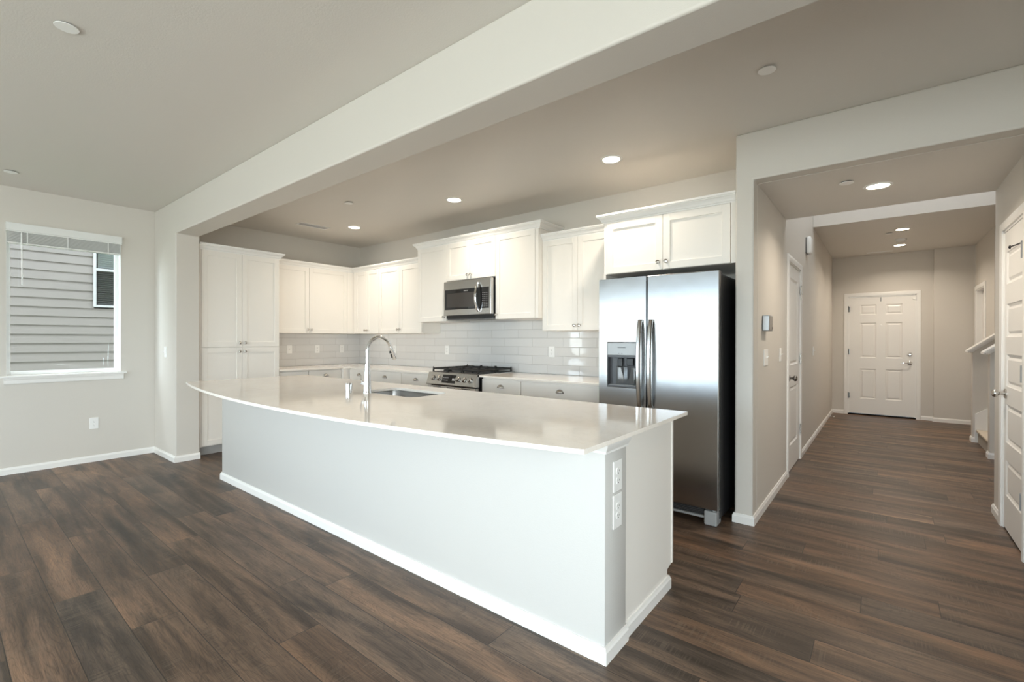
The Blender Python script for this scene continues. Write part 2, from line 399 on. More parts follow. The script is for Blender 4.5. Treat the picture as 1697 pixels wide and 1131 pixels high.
# stairwell walls beyond the low stair walls
wall('wall_stair_far', 1.22, 3.1, 0, 5.2, 8.25, 8.37)
wall('wall_stair_near', 1.02, 3.1, 0, 5.2, 7.22, 7.32)
wall('wall_stair_end', -8.37, -7.2, 0, 5.2, 0, .1, loc=(3.0, 0, 0), rot=-R90)
# low sloping walls either side of the first stairs
def pony(name, y0, y1, x0, x1):
    sl = .83; z = lambda x: 1.147+(x-x0)*sl
    w = MB(); w.prism([(x0, 0), (x1, 0), (x1, z(x1)), (x0, z(x0))], 'y', y0, y1); p = w.build(name, WALL, kind='structure')
    t = MB(); c = [(-.052, .046), (-.052, .062), (0, .068), (0, 0)]
    def strip(o, h0, h1, e):
        xa, xb = x0-e, x1
        t.prism([(xa, z(xa)+h0), (xb, z(xb)+h0), (xb, z(xb)+h1), (xa, z(xa)+h1)], 'y', y0-o, y1+o)
    strip(.04, .040, .062, .055); strip(.026, .018, .040, .036); strip(.012, .0, .018, .014)
    q = t.build('cap', TRIM, p); q['label'] = 'white moulded sloping cap'
    e = MB(); e.sweep([(x1, y0), (x0, y0), (x0, y1), (x1, y1)][::-1], BASE); e.build('baseboard', TRIM, p)
    return p
BASE = [(0, 0), (.013, 0), (.013, .048), (.009, .056), (.006, .066), (0, .066)]
pony('wall_pony_far', 8.25, 8.37, .895, 1.099)
pony('wall_pony_near', 7.20, 7.32, .915, 1.019)

# ------------------------------------------------------------------ baseboards
def baseboard(name, *paths):
    b = MB()
    for p in paths: b.sweep(p, BASE)
    return b.build(name, TRIM, kind='structure')
baseboard('baseboard_left', [(XL, YB), (XL, YBF), (XP, YBF), (XP, YBB)])
baseboard('baseboard_hall', [(XS, 3.66), (XS, YH), (XH, YH), (XH, 4.995)], [(XH, 5.985), (XH, YF-.001)])
baseboard('baseboard_front', [(XH+.012, YF), (-.533, YF)], [(.488, YF), (.637, YF), (.637, 9.94), (1.1, 9.94)])
baseboard('baseboard_entry', [(1.1, 8.97), (1.1, 8.385)])
baseboard('baseboard_right', [(.95, 4.975), (XRW, 4.975), (XRW, 4.712)])
baseboard('baseboard_rear', [(-1.56, YB), (XL, YB)])

# ------------------------------------------------------------------ doors
def hinge(parent, x, z, m=NICKEL):
    h = MB(); h.lathe([(.006, -.048), (.006, .048)], (x, -.012, z), n=10); h.lathe([(.004, .048), (.0075, .050), (.004, .056)], (x, -.012, z), n=10)
    h.box(x-.02, x+.02, -.010, -.004, z-.044, z+.044); return h.build('hinge', m, parent, SM)
RAISED = [(0, 0), (.004, .004), (.014, .010), (.022, .010), (.040, .003)]
def casing(parent, x0, x1, top, w=.057, reveal=.006):
    c = MB(); pr = [(0, 0), (0, -.011), (w*.35, -.016), (w*.85, -.016), (w, -.011), (w, 0)]
    a0, a1, t = x0+reveal*0, x1, top
    L = [[(a0-o, d, 0) for o, d in pr], [(a0-o, d, t+o) for o, d in pr], [(a1+o, d, t+o) for o, d in pr], [(a1+o, d, 0) for o, d in pr]]
    c.rings(L); c.build('casing', TRIM, parent, SM)
    j = MB(); j.box(x0-.001, x0+.016, -.001, .118, 0, top); j.box(x1-.016, x1+.001, -.001, .118, 0, top); j.box(x0, x1, -.001, .118, top-.016, top+.001)
    j.build('jamb', TRIM, parent)
def slab(parent, x0, x1, z0, z1, y, panels, prof=RAISED, th=.035):
    """moulded door leaf: face at y with the panel fields sunk into it"""
    b = MB(); us = sorted({x0, x1, *[p[i] for p in panels for i in (0, 1)]}); zs = sorted({z0, z1, *[p[i] for p in panels for i in (2, 3)]})
    for i in range(len(us)-1):
        for k in range(len(zs)-1):
            if any(p[0]-1e-6 <= us[i] and us[i+1] <= p[1]+1e-6 and p[2]-1e-6 <= zs[k] and zs[k+1] <= p[3]+1e-6 for p in panels): continue
            q = [b._v(c) for c in ((us[i], y, zs[k]), (us[i+1], y, zs[k]), (us[i+1], y, zs[k+1]), (us[i], y, zs[k+1]))]; b.bm.faces.new(q)
    for p in panels: b.panel(*p, y, prof)
    bmesh.ops.remove_doubles(b.bm, verts=b.bm.verts, dist=1e-5)
    b.box(x0, x1, y+.014, y+th, z0, z1)
    for a in ((x0, x0+.0005, y, y+.014, z0, z1), (x1-.0005, x1, y, y+.014, z0, z1), (x0, x1, y, y+.014, z0, z0+.0005), (x0, x1, y, y+.014, z1-.0005, z1)): b.box(*a)
    return b.build('door_leaf', DOORP, parent)
def knob(parent, x, y, z, m, r=.027):
    k = MB(); k.lathe([(.033, 0), (.033, .006), (.026, .010), (.012, .012), (.011, .030), (.016, .036), (r, .046), (r+.001, .055), (r*.85, .066), (r*.4, .071), (0, .072)], (x, y, z), '-y', 28)
    return k.build('door_knob', m, parent, .9)
# front door, seen at the far end of the hall (six panels)
d = struct('door_1', (0, YF, 0)); casing(d, -.475, .430, 2.05)
P6 = [(-.305, -.083, 1.73, 1.90), (.038, .258, 1.73, 1.90), (-.305, -.083, .99, 1.59), (.038, .258, .99, 1.59), (-.305, -.083, .285, .80), (.038, .258, .285, .80)]
leaf = slab(d, -.459, .414, .028, 2.032, .012, P6)
k = MB(); k.lathe([(.030, 0), (.030, .008), (.022, .014), (.012, .016), (.012, .045), (.0, .046)], (.352, .012, .918), '-y', 24)
k.tube([(.352, -.028, .918), (.32, -.034, .918), (.27, -.036, .916), (.235, -.034, .914)], [.010, .010, .009, .008], 10, .8); k.build('lever_handle', CHROME, d, .9)
k = MB(); k.lathe([(.030, 0), (.030, .009), (.024, .014), (.010, .016), (.010, .02), (0, .02)], (.352, .012, 1.057), '-y', 24); k.box(.349, .355, -.022, -.004, 1.040, 1.074, .002); k.build('deadbolt', CHROME, d, .9)
k = MB(); k.lathe([(.011, 0), (.011, .003), (.007, .005), (0, .005)], (-.022, .012, 1.545), '-y', 16); k.build('peephole', PLATE, d, SM)
for z in (.33, 1.09, 1.83): hinge(d, -.466, z, DNICKEL)
k = MB(); k.box(-.032, -.018, .004, .011, 1.952, 2.02, .002); k.box(-.032, -.018, -.010, .004, 1.952, 1.968, .002); k.build('hook', GREYP, d)
k = MB(); k.box(.385, .418, -.004, .011, 1.962, 1.985, .003); k.box(.415, .428, -.012, .0, 1.945, 2.02, .003); k.build('contact_sensor', PLATE, d)
k = MB(); k.box(-.475, .430, -.005, .13, 0, .022, .004); k.build('threshold', THRESHD, d)
# closed two-panel door on the hall's left side
d = struct('door_2', (XH, 0, 0), R90); casing(d, 5.075, 5.905, 2.05)
slab(d, 5.091, 5.889, .012, 2.032, .003, [(5.235, 5.745, 1.045, 1.905), (5.235, 5.745, .255, .83)])
knob(d, 5.165, .003, .925, DNICKEL)
for z in (.33, 1.09, 1.83): hinge(d, 5.894, z)
k = MB(); k.box(5.088, 5.12, -.014, .003, 1.955, 2.005, .003); k.build('contact_sensor', PLATE, d)
# closed five-panel door at the hall's right edge
d = struct('door_3', (XRW, 0, 0), -R90); casing(d, -4.645, -4.02, 2.05)
P5 = [(-4.572, -4.10, a, c) for a, c in ((1.675, 1.895), (1.315, 1.54), (.98, 1.20), (.60, .86), (.24, .48))]
slab(d, -4.629, -4.036, .012, 2.032, .003, P5, [(0, 0), (.006, .006), (.02, .012), (.024, .012), (.040, .004)])
knob(d, -4.575, .003, .93, NICKEL)
for z in (.33, 1.09, 1.83): hinge(d, -4.034, z, GREYP)
k = MB(); k.tube([(-4.05, -.012, 1.875), (-4.09, -.03, 1.87), (-4.15, -.05, 1.868)], .004, 8); k.lathe([(.009, 0), (.011, .008), (.0, .012)], (-4.15, -.05, 1.868), 'y', 12); k.build('hinge_pin_stop', BLACK, d, SM)
k = MB(); k.box(-4.64, -4.03, .005, .12, 0, .010); k.build('threshold', THRESHD, d)
# white door in the entry's right wall
d = struct('door_4', (1.1, 0, 0), -R90); casing(d, -9.80, -9.03, 2.05)
slab(d, -9.784, -9.046, .012, 2.032, .06, [(-9.66, -9.17, 1.045, 1.905), (-9.66, -9.17, .255, .83)])

# ------------------------------------------------------------------ windows
def window(name, loc, rot, a, c, z0, z1, depth=.155, mull=(), rail=None):
    w = struct(name, loc, rot); y = depth-.06
    f = MB(); fw = .034
    f.box(a, a+fw, y, y+.05, z0, z1, .003); f.box(c-fw, c, y, y+.05, z0, z1, .003); f.box(a+fw, c-fw, y, y+.05, z0, z0+fw, .003); f.box(a+fw, c-fw, y, y+.05, z1-fw, z1, .003)
    for x in mull: f.box(x-.02, x+.02, y, y+.05, z0+fw, z1-fw, .003)
    if rail: f.box(a+fw, c-fw, y, y+.05, rail-.018, rail+.018, .003)
    f.build('window_frame', VINYL, w)
    r = MB(); e = .004
    r.box(a, a+e, .001, y, z0, z1); r.box(c-e, c, .001, y, z0, z1); r.box(a, c, .001, y, z1-e, z1); r.build('jamb_liner', TRIM, w)
    g = MB(); g.box(a+.02, c-.02, y+.022, y+.028, z0+.02, z1-.02); g.build('pane', GLASS, w)
    return w
w = window('window_1', (XL, 0, 0), R90, *SIDE[0])
k = MB(); k.box(.405, 1.340, -.032, .10, .918, .938, .005, 2); k.build('window_sill', TRIM, w)
k = MB(); k.sweep([(.43, 0), (.43, .0005), (1.315, .0005), (1.315, 0)][1:3], [(0, .858), (.012, .858), (.016, .866), (.018, .895), (.024, .908), (.026, .918), (0, .918)]); k.build('window_apron', TRIM, w)
window('window_2', (XL, 0, 0), R90, *SIDE[1])
for i, rct in enumerate(REAR[:3]): window('window_%d' % (i+3), (0, YB, 0), PI, -rct[1], -rct[0], rct[2], rct[3], .14, rail=1.5)
for i, rct in enumerate(ADDED_RIGHT): window('window_%d' % (i+7), (XR, 0, 0), -R90, *rct, .12)  # the two unseen windows put in to brighten the room
window('window_6', (0, YB, 0), PI, -REAR[3][1], -REAR[3][0], REAR[3][2], REAR[3][3], .14, mull=(.3,))
# the raised blind
bl = thing('window_blind', 'white slatted blind drawn up under its valance at the window', 'blind', (XL, .87, 2.2), R90)
k = MB(); k.prism([(-.028, .116), (-.028, .124), (-.034, .130), (-.034, .182), (-.038, .190), (-.038, .198), (0, .198), (0, .116)], 'x', -.427, .429); k.build('valance', BLIND, bl, SM)
k = MB()
for i in range(13): k.box(-.416, .420, -.026, .022, .022+i*.0072, .0255+i*.0072, .001)
sl_ = k.build('slat', BLIND, bl); sl_['label'] = 'stack of closed blind slats'
k = MB(); k.box(-.416, .420, -.026, .022, .002, .018, .004); k.build('bottom_rail', BLIND, bl)
for x in (-.285, .0, .315):
    k = MB(); k.box(x-.004, x+.004, -.029, -.026, 0, .118); k.box(x-.018, x+.018, -.031, -.026, .004, .016, .002); k.build('ladder_tape', BLIND, bl)
k = MB(); k.tube([(-.325, -.034, .118), (-.325, -.034, .10)], .003, 8); k.tube([(-.325, -.034, .10), (-.321, -.034, -.39)], .0055, 8); k.build('wand', VINYL, bl, SM)

# ------------------------------------------------------------------ outside
b = MB(); b.box(-11, -6.66, -16, 22, -.5, -.35); b.box(-11, -6.66, -4.2, -4.1, -.35, .85); b.box(-11, -6.66, 11, 11.1, -.35, 1.6); b.build('ground', GRASS, kind='structure')  # dark strip with two added unseen fence slabs, limiting light in the gap
# unseen block and deep eaves added above this house to shade the side yard
b = MB(); b.box(XL-.17, XR+.4, YB-.2, Y2-.14, ZC+.13, 6.2); b.box(XL-1.1, XR+.9, YB-.8, 11, 6.2, 6.4); b.build('wall_shade_block', SIDING, kind='structure')
XN = -10.9
hs = thing('neighbor_house', 'greige house with lap siding seen through the left window', 'house', (XN, 1.5, -.35))
k = MB((XN, 1.5, -.35)); E_ = .152; WIN = (1.83, 2.75, 1.895, 3.2)
z = -.3
i = 0
while z < 6:
    segs = [(-5, 14)]
    if z+E_ > WIN[2]-.03 and z < WIN[3]+.03: segs = [(-5, WIN[0]-.03), (WIN[1]+.03, 14)]
    for (p, q) in segs: k.prism([(XN-.06, z), (XN+.020, z), (XN+.002, z+E_+.004), (XN-.06, z+E_+.004)][::-1], 'y', p, q)
    z += E_
k2 = None
s_ = k.build('siding', SIDING, hs)
k = MB((XN, 1.5, -.35)); a, c, z0, z1 = WIN
for bx in ((a-.04, a, z0-.04, z1+.04), (c, c+.04, z0-.04, z1+.04), (a, c, z0-.04, z0), (a, c, z1, z1+.04), (a, c, 2.50, 2.545)): k.box(XN-.05, XN+.035, *bx, .003)
k.build('window_frame', HTRIM, hs)
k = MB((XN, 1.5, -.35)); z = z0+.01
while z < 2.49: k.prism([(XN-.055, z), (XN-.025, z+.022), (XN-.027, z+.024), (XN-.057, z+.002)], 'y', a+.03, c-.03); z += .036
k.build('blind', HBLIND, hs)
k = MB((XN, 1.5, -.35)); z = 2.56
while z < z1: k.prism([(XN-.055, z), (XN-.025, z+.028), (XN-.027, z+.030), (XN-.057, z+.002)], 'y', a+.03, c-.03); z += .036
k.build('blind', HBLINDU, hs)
k = MB((XN, 1.5, -.35)); k.box(XN-.09, XN-.08, a, c, z0, z1); k.build('pane', GLASSK, hs)
k = MB((XN, 1.5, -.35)); k.box(XN-6, XN-.1, -5, 14, -.35, 6); k.box(XN-6, XN+.9, -5.5, 14.5, 6, 6.2); k.build('house_body', BLACK, hs)  # unseen body; its eave is deepened to keep skylight off the siding

# ------------------------------------------------------------------ cabinets
CROWN = [(0, 0), (.012, 0), (.012, .010), (.020, .014), (.026, .028), (.038, .042), (.048, .048), (.048, .054), (.055, .057), (.055, .072), (0, .072)]
def cup(parent, x, z):
    k = MB(); rs = []
    for i in range(9):
        a = PI*i/8; w = .043*math.sin(a*.5+PI*.25) if False else .043
        rs.append([(x-w*math.cos(a)*1.0, -.001-.026*math.sin(a)*math.sin(t), z+.034*math.cos(t)*math.sin(a)-.008) for t in [PI/2*j/6 for j in range(7)]])
    k.rings(rs, False, False, False)
    k.box(x-.047, x+.047, -.004, 0, z-.012, z-.006, .001)
    o = k.build('cup_pull', NICKEL, parent, 1.2); md = o.modifiers.new('thickness', 'SOLIDIFY'); md.thickness = .002; return o
def cabknob(parent, x, z):
    k = MB(); k.lathe([(.008, 0), (.008, .003), (.0055, .006), (.0055, .014), (.012, .018), (.0155, .023), (.0145, .028), (.008, .031), (0, .0315)], (x, 0, z), '-y', 20)
    return k.build('knob', NICKEL, parent, .9)
def shaker(parent, x0, x1, z0, z1, kn=None, st=.056, name='door'):
    b = MB(); g = .0015; x0 += g; x1 -= g; z0 += g; z1 -= g
    b.box(x0, x0+st, 0, .019, z0, z1, .0012); b.box(x1-st, x1, 0, .019, z0, z1, .0012)
    b.box(x0+st, x1-st, 0, .019, z0, z0+st, .0012); b.box(x0+st, x1-st, 0, .019, z1-st, z1, .0012)
    b.box(x0+st-.004, x1-st+.004, .009, .017, z0+st-.004, z1-st+.004)
    o = b.build(name, CAB, parent)
    if kn: cabknob(o, *kn)
    return o
def carcass(parent, x0, x1, z0, z1, depth, toe=False):
    b = MB(); b.box(x0, x1, .0205, depth, z0+(.10 if toe else 0), z1, .001)
    if toe: b.box(x0, x1, .09, depth, z0, z0+.10)
    return b.build('carcass', CAB, parent)
def crown(parent, path, z):
    b = MB(); b.sweep(path, CROWN, z); return b.build('crown_molding', TRIM, parent, .3)
XU = -6.155; ZU0, ZU1 = 1.375, 2.275
# pantry
t = thing('pantry_cabinet', 'tall white four-door pantry cabinet beside the wall pier', 'cabinet', (-5.835, 1.823, 0), R90)
carcass(t, .012, .872, .0, 2.279, .645, True)
for x0, x1, kx in ((.030, .443, .443-.030), (.443, .868, .443+.030)):
    shaker(t, x0, x1, 1.203, 2.279, (kx, 1.25)); shaker(t, x0, x1, .112, 1.197, (kx, 1.152))
k = MB(); k.box(.012, .030, .008, .022, .10, 2.279); k.build('filler_strip', CAB, t)
crown(t, [(.006, .02), (.872, .02), (.872, .30)], 2.279)
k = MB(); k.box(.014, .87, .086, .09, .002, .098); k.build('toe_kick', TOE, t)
# left-wall upper
t = thing('upper_cabinet', 'white two-door upper cabinet on the left wall next to the pantry', 'cabinet', (XU, 2.70, ZU0), R90, None)
carcass(t, 0, 1.222, 0, ZU1-ZU0, .33)
shaker(t, .002, .546, 0, ZU1-ZU0, (.546-.026, .05)); shaker(t, .546, 1.122, 0, ZU1-ZU0, (.546+.026, .05))
k = MB(); k.box(1.124, 1.2206, .001, .02, 0, ZU1-ZU0, .001); k.build('filler_strip', CAB, t)
crown(t, [(0, .02), (1.24, .02)], ZU1-ZU0)
# back-wall uppers
def upper(label, x0, x1, y, z0, z1, doors, ext=None, depth=None, wrap=(0, 0), cx=0, extra=None, st=.056):
    t = thing('upper_cabinet', label, 'cabinet', (x0, y, z0)); dp = (YK-.001-y)
    carcass(t, 0, x1-x0, 0, z1-z0, dp)
    for a, c, kn in doors: shaker(t, a-x0, c-x0, 0, z1-z0, (kn-x0, .05) if kn else None, st)
    p = [(cx, .02), (x1-x0, .02)]
    if wrap[0]: p = [(0, dp)]+p
    if wrap[1]: p = p+[(x1-x0, dp)]
    crown(t, p, z1-z0); return t
t = upper('narrow white two-door upper cabinet in the corner of the two walls', XU+.001, -5.522, 3.92, ZU0, ZU1, [(-6.095, -5.81, -5.836), (-5.81, -5.522, -5.784)], st=.05)
k = MB(); k.box(.0, .058, .001, .02, 0, ZU1-ZU0); k.build('filler_strip', CAB, t)
upper('white two-door upper cabinet between the corner cabinet and the taller ones', -5.52, -4.612, 3.92, ZU0, ZU1, [(-5.52, -5.066, -5.092), (-5.066, -4.612, -5.04)])
YT = 3.85; ZT1 = 2.428
upper('tall white one-door upper cabinet left of the microwave', -4.610, -4.080, YT, 1.51, ZT1, [(-4.605, -4.080, -4.115)], wrap=(1, 0))
upper('short white two-door cabinet directly above the microwave', -4.079, -3.309, YT, 1.985, ZT1, [(-4.079, -3.694, -3.72), (-3.694, -3.309, -3.668)])
t = upper('tall white one-door upper cabinet right of the microwave', -3.308, -2.735, YT, 1.515, ZT1, [(-3.308, -2.775, -3.285)], wrap=(0, 1))
k = MB(); k.box(.535, .572, .004, .0204, 0, ZT1-1.515); k.build('filler_strip', CAB, t)
upper('white two-door upper cabinet between the tall ones and the refrigerator', -2.733, -1.884, 3.92, 1.383, 2.298, [(-2.755+.022, -2.318, -2.344), (-2.318, -1.884, -2.292)])
# over the refrigerator, with its side panel reaching the floor
t = thing('upper_cabinet', 'deep white two-door cabinet above the refrigerator with a floor-length side panel', 'cabinet', (-1.88, 3.615, 0))
b = MB(); b.box(0, 1.056, .0205, .637, 1.852, 2.29, .001); b.build('carcass', CAB, t)
shaker(t, .030, .517, 1.852, 2.288, (.517-.032, 1.912)); shaker(t, .517, 1.016, 1.852, 2.288, (.517+.032, 1.912))
k = MB(); k.box(0, .018, .010, .637, 0, 1.851, .001); k.build('side_panel', CAB, t)
k = MB(); k.box(.002, .029, .010, .022, 1.852, 2.29); k.build('filler_strip', CAB, t)
k = MB(); k.box(1.018, 1.054, .010, .022, 1.852, 2.29); k.build('filler_strip', CAB, t)
crown(t, [(0, .637), (0, .02), (1.056, .02)], 2.29)
# base cabinets
def base(label, loc, rot, x1, doors=2, pull=True, depth=.60, fill=None):
    t = thing('base_cabinet', label, 'cabinet', loc, rot); carcass(t, 0, x1, 0, .893, depth, True)
    b = MB(); b.box(.003, x1-.003, 0, .019, .715, .876, .0015); d = b.build('drawer', CAB, t)
    if pull: cup(d, x1/2, .805)
    w = (x1-.006)/doors
    for i in range(doors): shaker(t, .003+i*w, .003+(i+1)*w, .112, .709, (.003+(1 if doors == 2 else 1)*w-(.03 if i == 0 else -.03), .66))
    if fill:
        k = MB(); k.box(*fill, .003, .0204, .10, .893); k.build('filler_strip', CAB, t)
    return t
base('white drawer base cabinet against the pantry side on the left wall', (-5.86, 2.70, 0), R90, .382, 1)
base('white drawer base cabinet on the left wall next to the inner corner', (-5.86, 3.085, 0), R90, .468, 1)
k = MB((-5.86, 3.6, 0)); k.box(-5.878, -5.812, 3.556, 3.664, .10, .893); cf = k.build('corner_filler', CAB); tag(cf, 'white filler post closing the inner corner of the base cabinets', 'filler')
base('white drawer base cabinet on the back wall nearest the inner corner', (-5.81, 3.645, 0), 0, .467)
base('wide white drawer base cabinet behind the tall faucet', (-5.341, 3.645, 0), 0, .674)
base('white drawer base cabinet left of the gas range', (-4.665, 3.645, 0), 0, .545)
base('white drawer base cabinet right of the gas range', (-3.318, 3.645, 0), 0, .518)
base('wide white drawer base cabinet left of the refrigerator', (-2.797, 3.645, 0), 0, .913)
# counters
b = MB((-5.9, 3.5, .894)); b.poly([(-6.485, 2.70), (-5.825, 2.70), (-5.825, 3.56), (-5.775, 3.61), (-4.113, 3.61), (-4.113, 4.249), (-6.485, 4.249)], .894, .914, .003)
tag(b.build('countertop', QUARTZ), 'L-shaped pale quartz countertop in the kitchen corner left of the range', 'countertop')
b = MB((-2.6, 3.9, .894)); b.poly([(-3.325, 3.61), (-1.884, 3.61), (-1.884, 4.249), (-3.325, 4.249)], .894, .914, .003)
tag(b.build('countertop', QUARTZ), 'pale quartz countertop between range and refrigerator', 'countertop')
# backsplash
b = MB(); b.box(-6.478, -1.884, 4.246, 4.2535, .9145, 1.53); b.build('wall_backsplash', TILEX, kind='structure')
b = MB(); b.box(-6.4895, -6.479, 2.70, 4.246, .9145, 1.374); b.build('wall_backsplash_left', TILEY, kind='structure')

# ------------------------------------------------------------------ island
IX0, IX1, IY0, IY1 = -4.762, -.862, 1.676, 1.872
t = thing('kitchen_island', 'long island with painted front wall and white cabinet end panel', 'island', (-2.8, 2.05, 0)); O = (-2.8, 2.05, 0)
b = MB(O); b.box(IX0, IX1, IY0, IY1, 0, .895, .006, 2); q = b.build('front_wall', ISLEW, t, SM); q['label'] = 'pale painted drywall front'
b = MB(O); b.box(IX0+.01, IX1-.014, IY1+.001, 2.44, .10, .66); b.box(IX0+.01, IX1-.014, IY1+.001, 2.36, 0, .10); b.box(IX0+.01, IX1-.014, 2.40, 2.44, .66, .895); b.box(IX0+.01, -3.1, IY1+.001, 2.40, .66, .895); b.box(-2.28, IX1-.014, IY1+.001, 2.40, .66, .895); b.build('carcass', CAB, t)
b = MB(O); b.prism([(IY1+.002, 0), (2.385, 0), (2.385, .10), (2.455, .115), (2.455, .895), (IY1+.002, .895)], 'x', IX1-.014, IX1-.008); q = b.build('end_panel', CAB, t); q['label'] = 'white flat end panel with toe-kick notch'
b = MB(O); b.box(IX1-.012, IX1-.004, 2.440, 2.458, .115, .895); b.build('edge_strip', CAB, t)
b = MB(O); b.sweep([(IX0, IY1), (IX0, IY0), (IX1, IY0), (IX1, IY1)], [(o, h*1.0) for o, h in BASE]); b.build('baseboard', TRIM, t)
b = MB(O); b.sweep([(IX1-.008, IY1+.004), (IX1-.008, 2.395), (IX1-.05, 2.395)], BASE); b.build('baseboard', TRIM, t)
b = MB(O); b.sweep([(IX0, IY1-.002), (IX0, IY0), (IX1, IY0), (IX1, IY1+.004)], [(0, .838), (.008, .838), (.008, .846), (.020, .866), (.024, .880), (.024, .895), (0, .895)]); b.build('capital_trim', TRIM, t, .4)
# curved countertop with sink cut-out
SX0, SX1, SY0, SY1, SR = -2.99, -2.385, 1.95, 2.285, .075
def rrect(x0, x1, y0, y1, r, n=6):
    out = []
    for cx, cy, a0 in ((x1-r, y1-r, 0), (x0+r, y1-r, 90), (x0+r, y0+r, 180), (x1-r, y0+r, 270)):
        for i in range(n+1):
            a = math.radians(a0+90*i/n); out.append((cx+r*math.cos(a), cy+r*math.sin(a)))
    return out
cx0, cx1, cyb = -4.80, -.803, 2.492
NA = 48; sag = .212; hw = (cx1-cx0)/2; cmx = (cx0+cx1)/2; rad = (hw*hw+sag*sag)/(2*sag)
arc = [(cx0+(cx1-cx0)*i/NA, 1.405-(math.sqrt(rad*rad-(cx0+(cx1-cx0)*i/NA-cmx)**2)-(rad-sag))) for i in range(NA+1)]
outer = arc+[(cx1, cyb), (cx0, cyb)]
b = MB((cmx, 1.9, .896)); hole = rrect(SX0, SX1, SY0, SY1, SR)
import mathutils.geometry as mg
flat = outer+hole[::-1]; tris = mg.tessellate_polygon([[Vector((x, y, 0)) for x, y in outer], [Vector((x, y, 0)) for x, y in hole[::-1]]])
for zz, fl in ((.914, False), (.896, True)):
    vs = [b._v((x, y, zz)) for x, y in flat]
    for tr in tris: b.bm.faces.new([vs[i] for i in (tr[::-1] if fl else tr)])
def loopwall(pts):
    a = [b._v((x, y, .896)) for x, y in pts]; c = [b._v((x, y, .914)) for x, y in pts]
    for i in range(len(pts)): j = (i+1) % len(pts); b.bm.faces.new((a[i], a[j], c[j], c[i]))
loopwall(outer); loopwall(hole)
bmesh.ops.remove_doubles(b.bm, verts=b.bm.verts, dist=1e-5)
o = b.build('countertop', QUARTZ, None, .5); tag(o, 'pale quartz island countertop with a bowed front edge', 'countertop')
md = o.modifiers.new('eased_edge', 'BEVEL'); md.width = .0025; md.segments = 2; md.limit_method = 'ANGLE'; md.angle_limit = .9
# sink
b = MB((-2.69, 2.12, .70)); rs = []
for inset, zz in ((-.012, .8955), (-.012, .892), (0, .891), (.004, .72), (.02, .704), (.06, .70)):
    rs.append([(x, y, zz) for x, y in rrect(SX0+inset, SX1-inset, SY0+inset, SY1-inset, max(SR-inset*.5, .03))])
b.rings(rs, False, True); sk = b.build('sink', SINKM, None, .9); tag(sk, 'undermount stainless steel sink in the island countertop', 'sink')
b = MB((-2.69, 2.12, .70)); b.lathe([(.045, .7005), (.045, .703), (.034, .7035), (.03, .701), (0, .701)], (-2.69, 2.10, 0), n=24); b.build('drain', CHROME, sk, SM)
# faucet
fx, fy = -2.83, 1.915
t = thing('faucet', 'tall chrome gooseneck pull-down faucet on the island', 'faucet', (fx, fy, .914))
b = MB(); b.lathe([(.028, 0), (.028, .004), (.0265, .008), (.0255, .06), (.021, .13), (.0175, .185), (.0168, .205), (0, .205)], n=28); b.build('body', CHROME, t, .8)
arcp = [(0, 0, .20), (0, 0, .295)]+[(0, .1*(1-math.cos(a)), .295+.1*math.sin(a)) for a in [math.radians(x) for x in range(12, 164, 10)]]
b = MB(); b.tube(arcp, .0125, 16); b.build('spout', CHROME, t, .9)
e = Vector(arcp[-1]); dr = (Vector(arcp[-1])-Vector(arcp[-2])).normalized()
b = MB(); b.tube([e-dr*.002, e+dr*.004, e+dr*.03, e+dr*.085, e+dr*.10, e+dr*.101], [.0135, .0150, .0155, .0175, .0172, .012], 16); hd = b.build('spray_head', CHROME, t, .8)
pn = Vector((0, -dr.z, dr.y)).normalized(); pn = -pn if pn.y > 0 else pn
b = MB(); b.tube([e+dr*.03+pn*.016, e+dr*.045+pn*.0195], .0065, 8); b.tube([e+dr*.052+pn*.017, e+dr*.082+pn*.019], .005, 8); b.build('spray_button', BLACK, hd, SM)
b = MB(); b.tube([(-.018, -.002, .065), (-.050, -.006, .065)], .0145, 14); b.tube([(-.050, -.006, .065), (-.058, -.007, .065)], [.0145, .008], 14); b.tube([(-.048, -.010, .07), (-.040, -.026, .10), (-.030, -.034, .128)], [.007, .0055, .0045], 8); b.build('lever', CHROME, t, .8)
b = MB((-2.935, 1.835, .914)); b.lathe([(.023, .914), (.023, .976), (.021, .984), (.016, .987), (0, .987)], (-2.935, 1.835, 0), n=28)
ag = b.build('air_gap', CHROME, None, .6); tag(ag, 'small chrome air gap cap left of the faucet', 'air gap')

# ------------------------------------------------------------------ refrigerator
FX0, FX1, FY = -1.79, -.876, 3.37
t = thing('refrigerator', 'stainless side-by-side refrigerator with a dispenser in its left door', 'refrigerator', ((FX0+FX1)/2, FY, 0)); O = ((FX0+FX1)/2, FY, 0)
b = MB(O); b.box(FX0+.006, FX1-.006, FY+.062, 4.18, .04, 1.745, .006, 2); b.build('cabinet_body', BLACKM, t)
b = MB(O); b.box(FX0+.02, FX1-.01, FY+.01, 4.10, 1.746, 1.758, .002); b.box(FX1-.10, FX1-.012, FY+.015, FY+.13, 1.748, 1.772, .006); b.build('hinge_cover', DARKG, t)
XM0, XM1 = -1.397, -1.388
DX0, DX1, DZ0, DZ1 = -1.717, -1.467, .922, 1.270
b = MB(O)
ff = lambda a, c, z0, z1: b.box(a, c, FY, FY+.055, z0, z1)
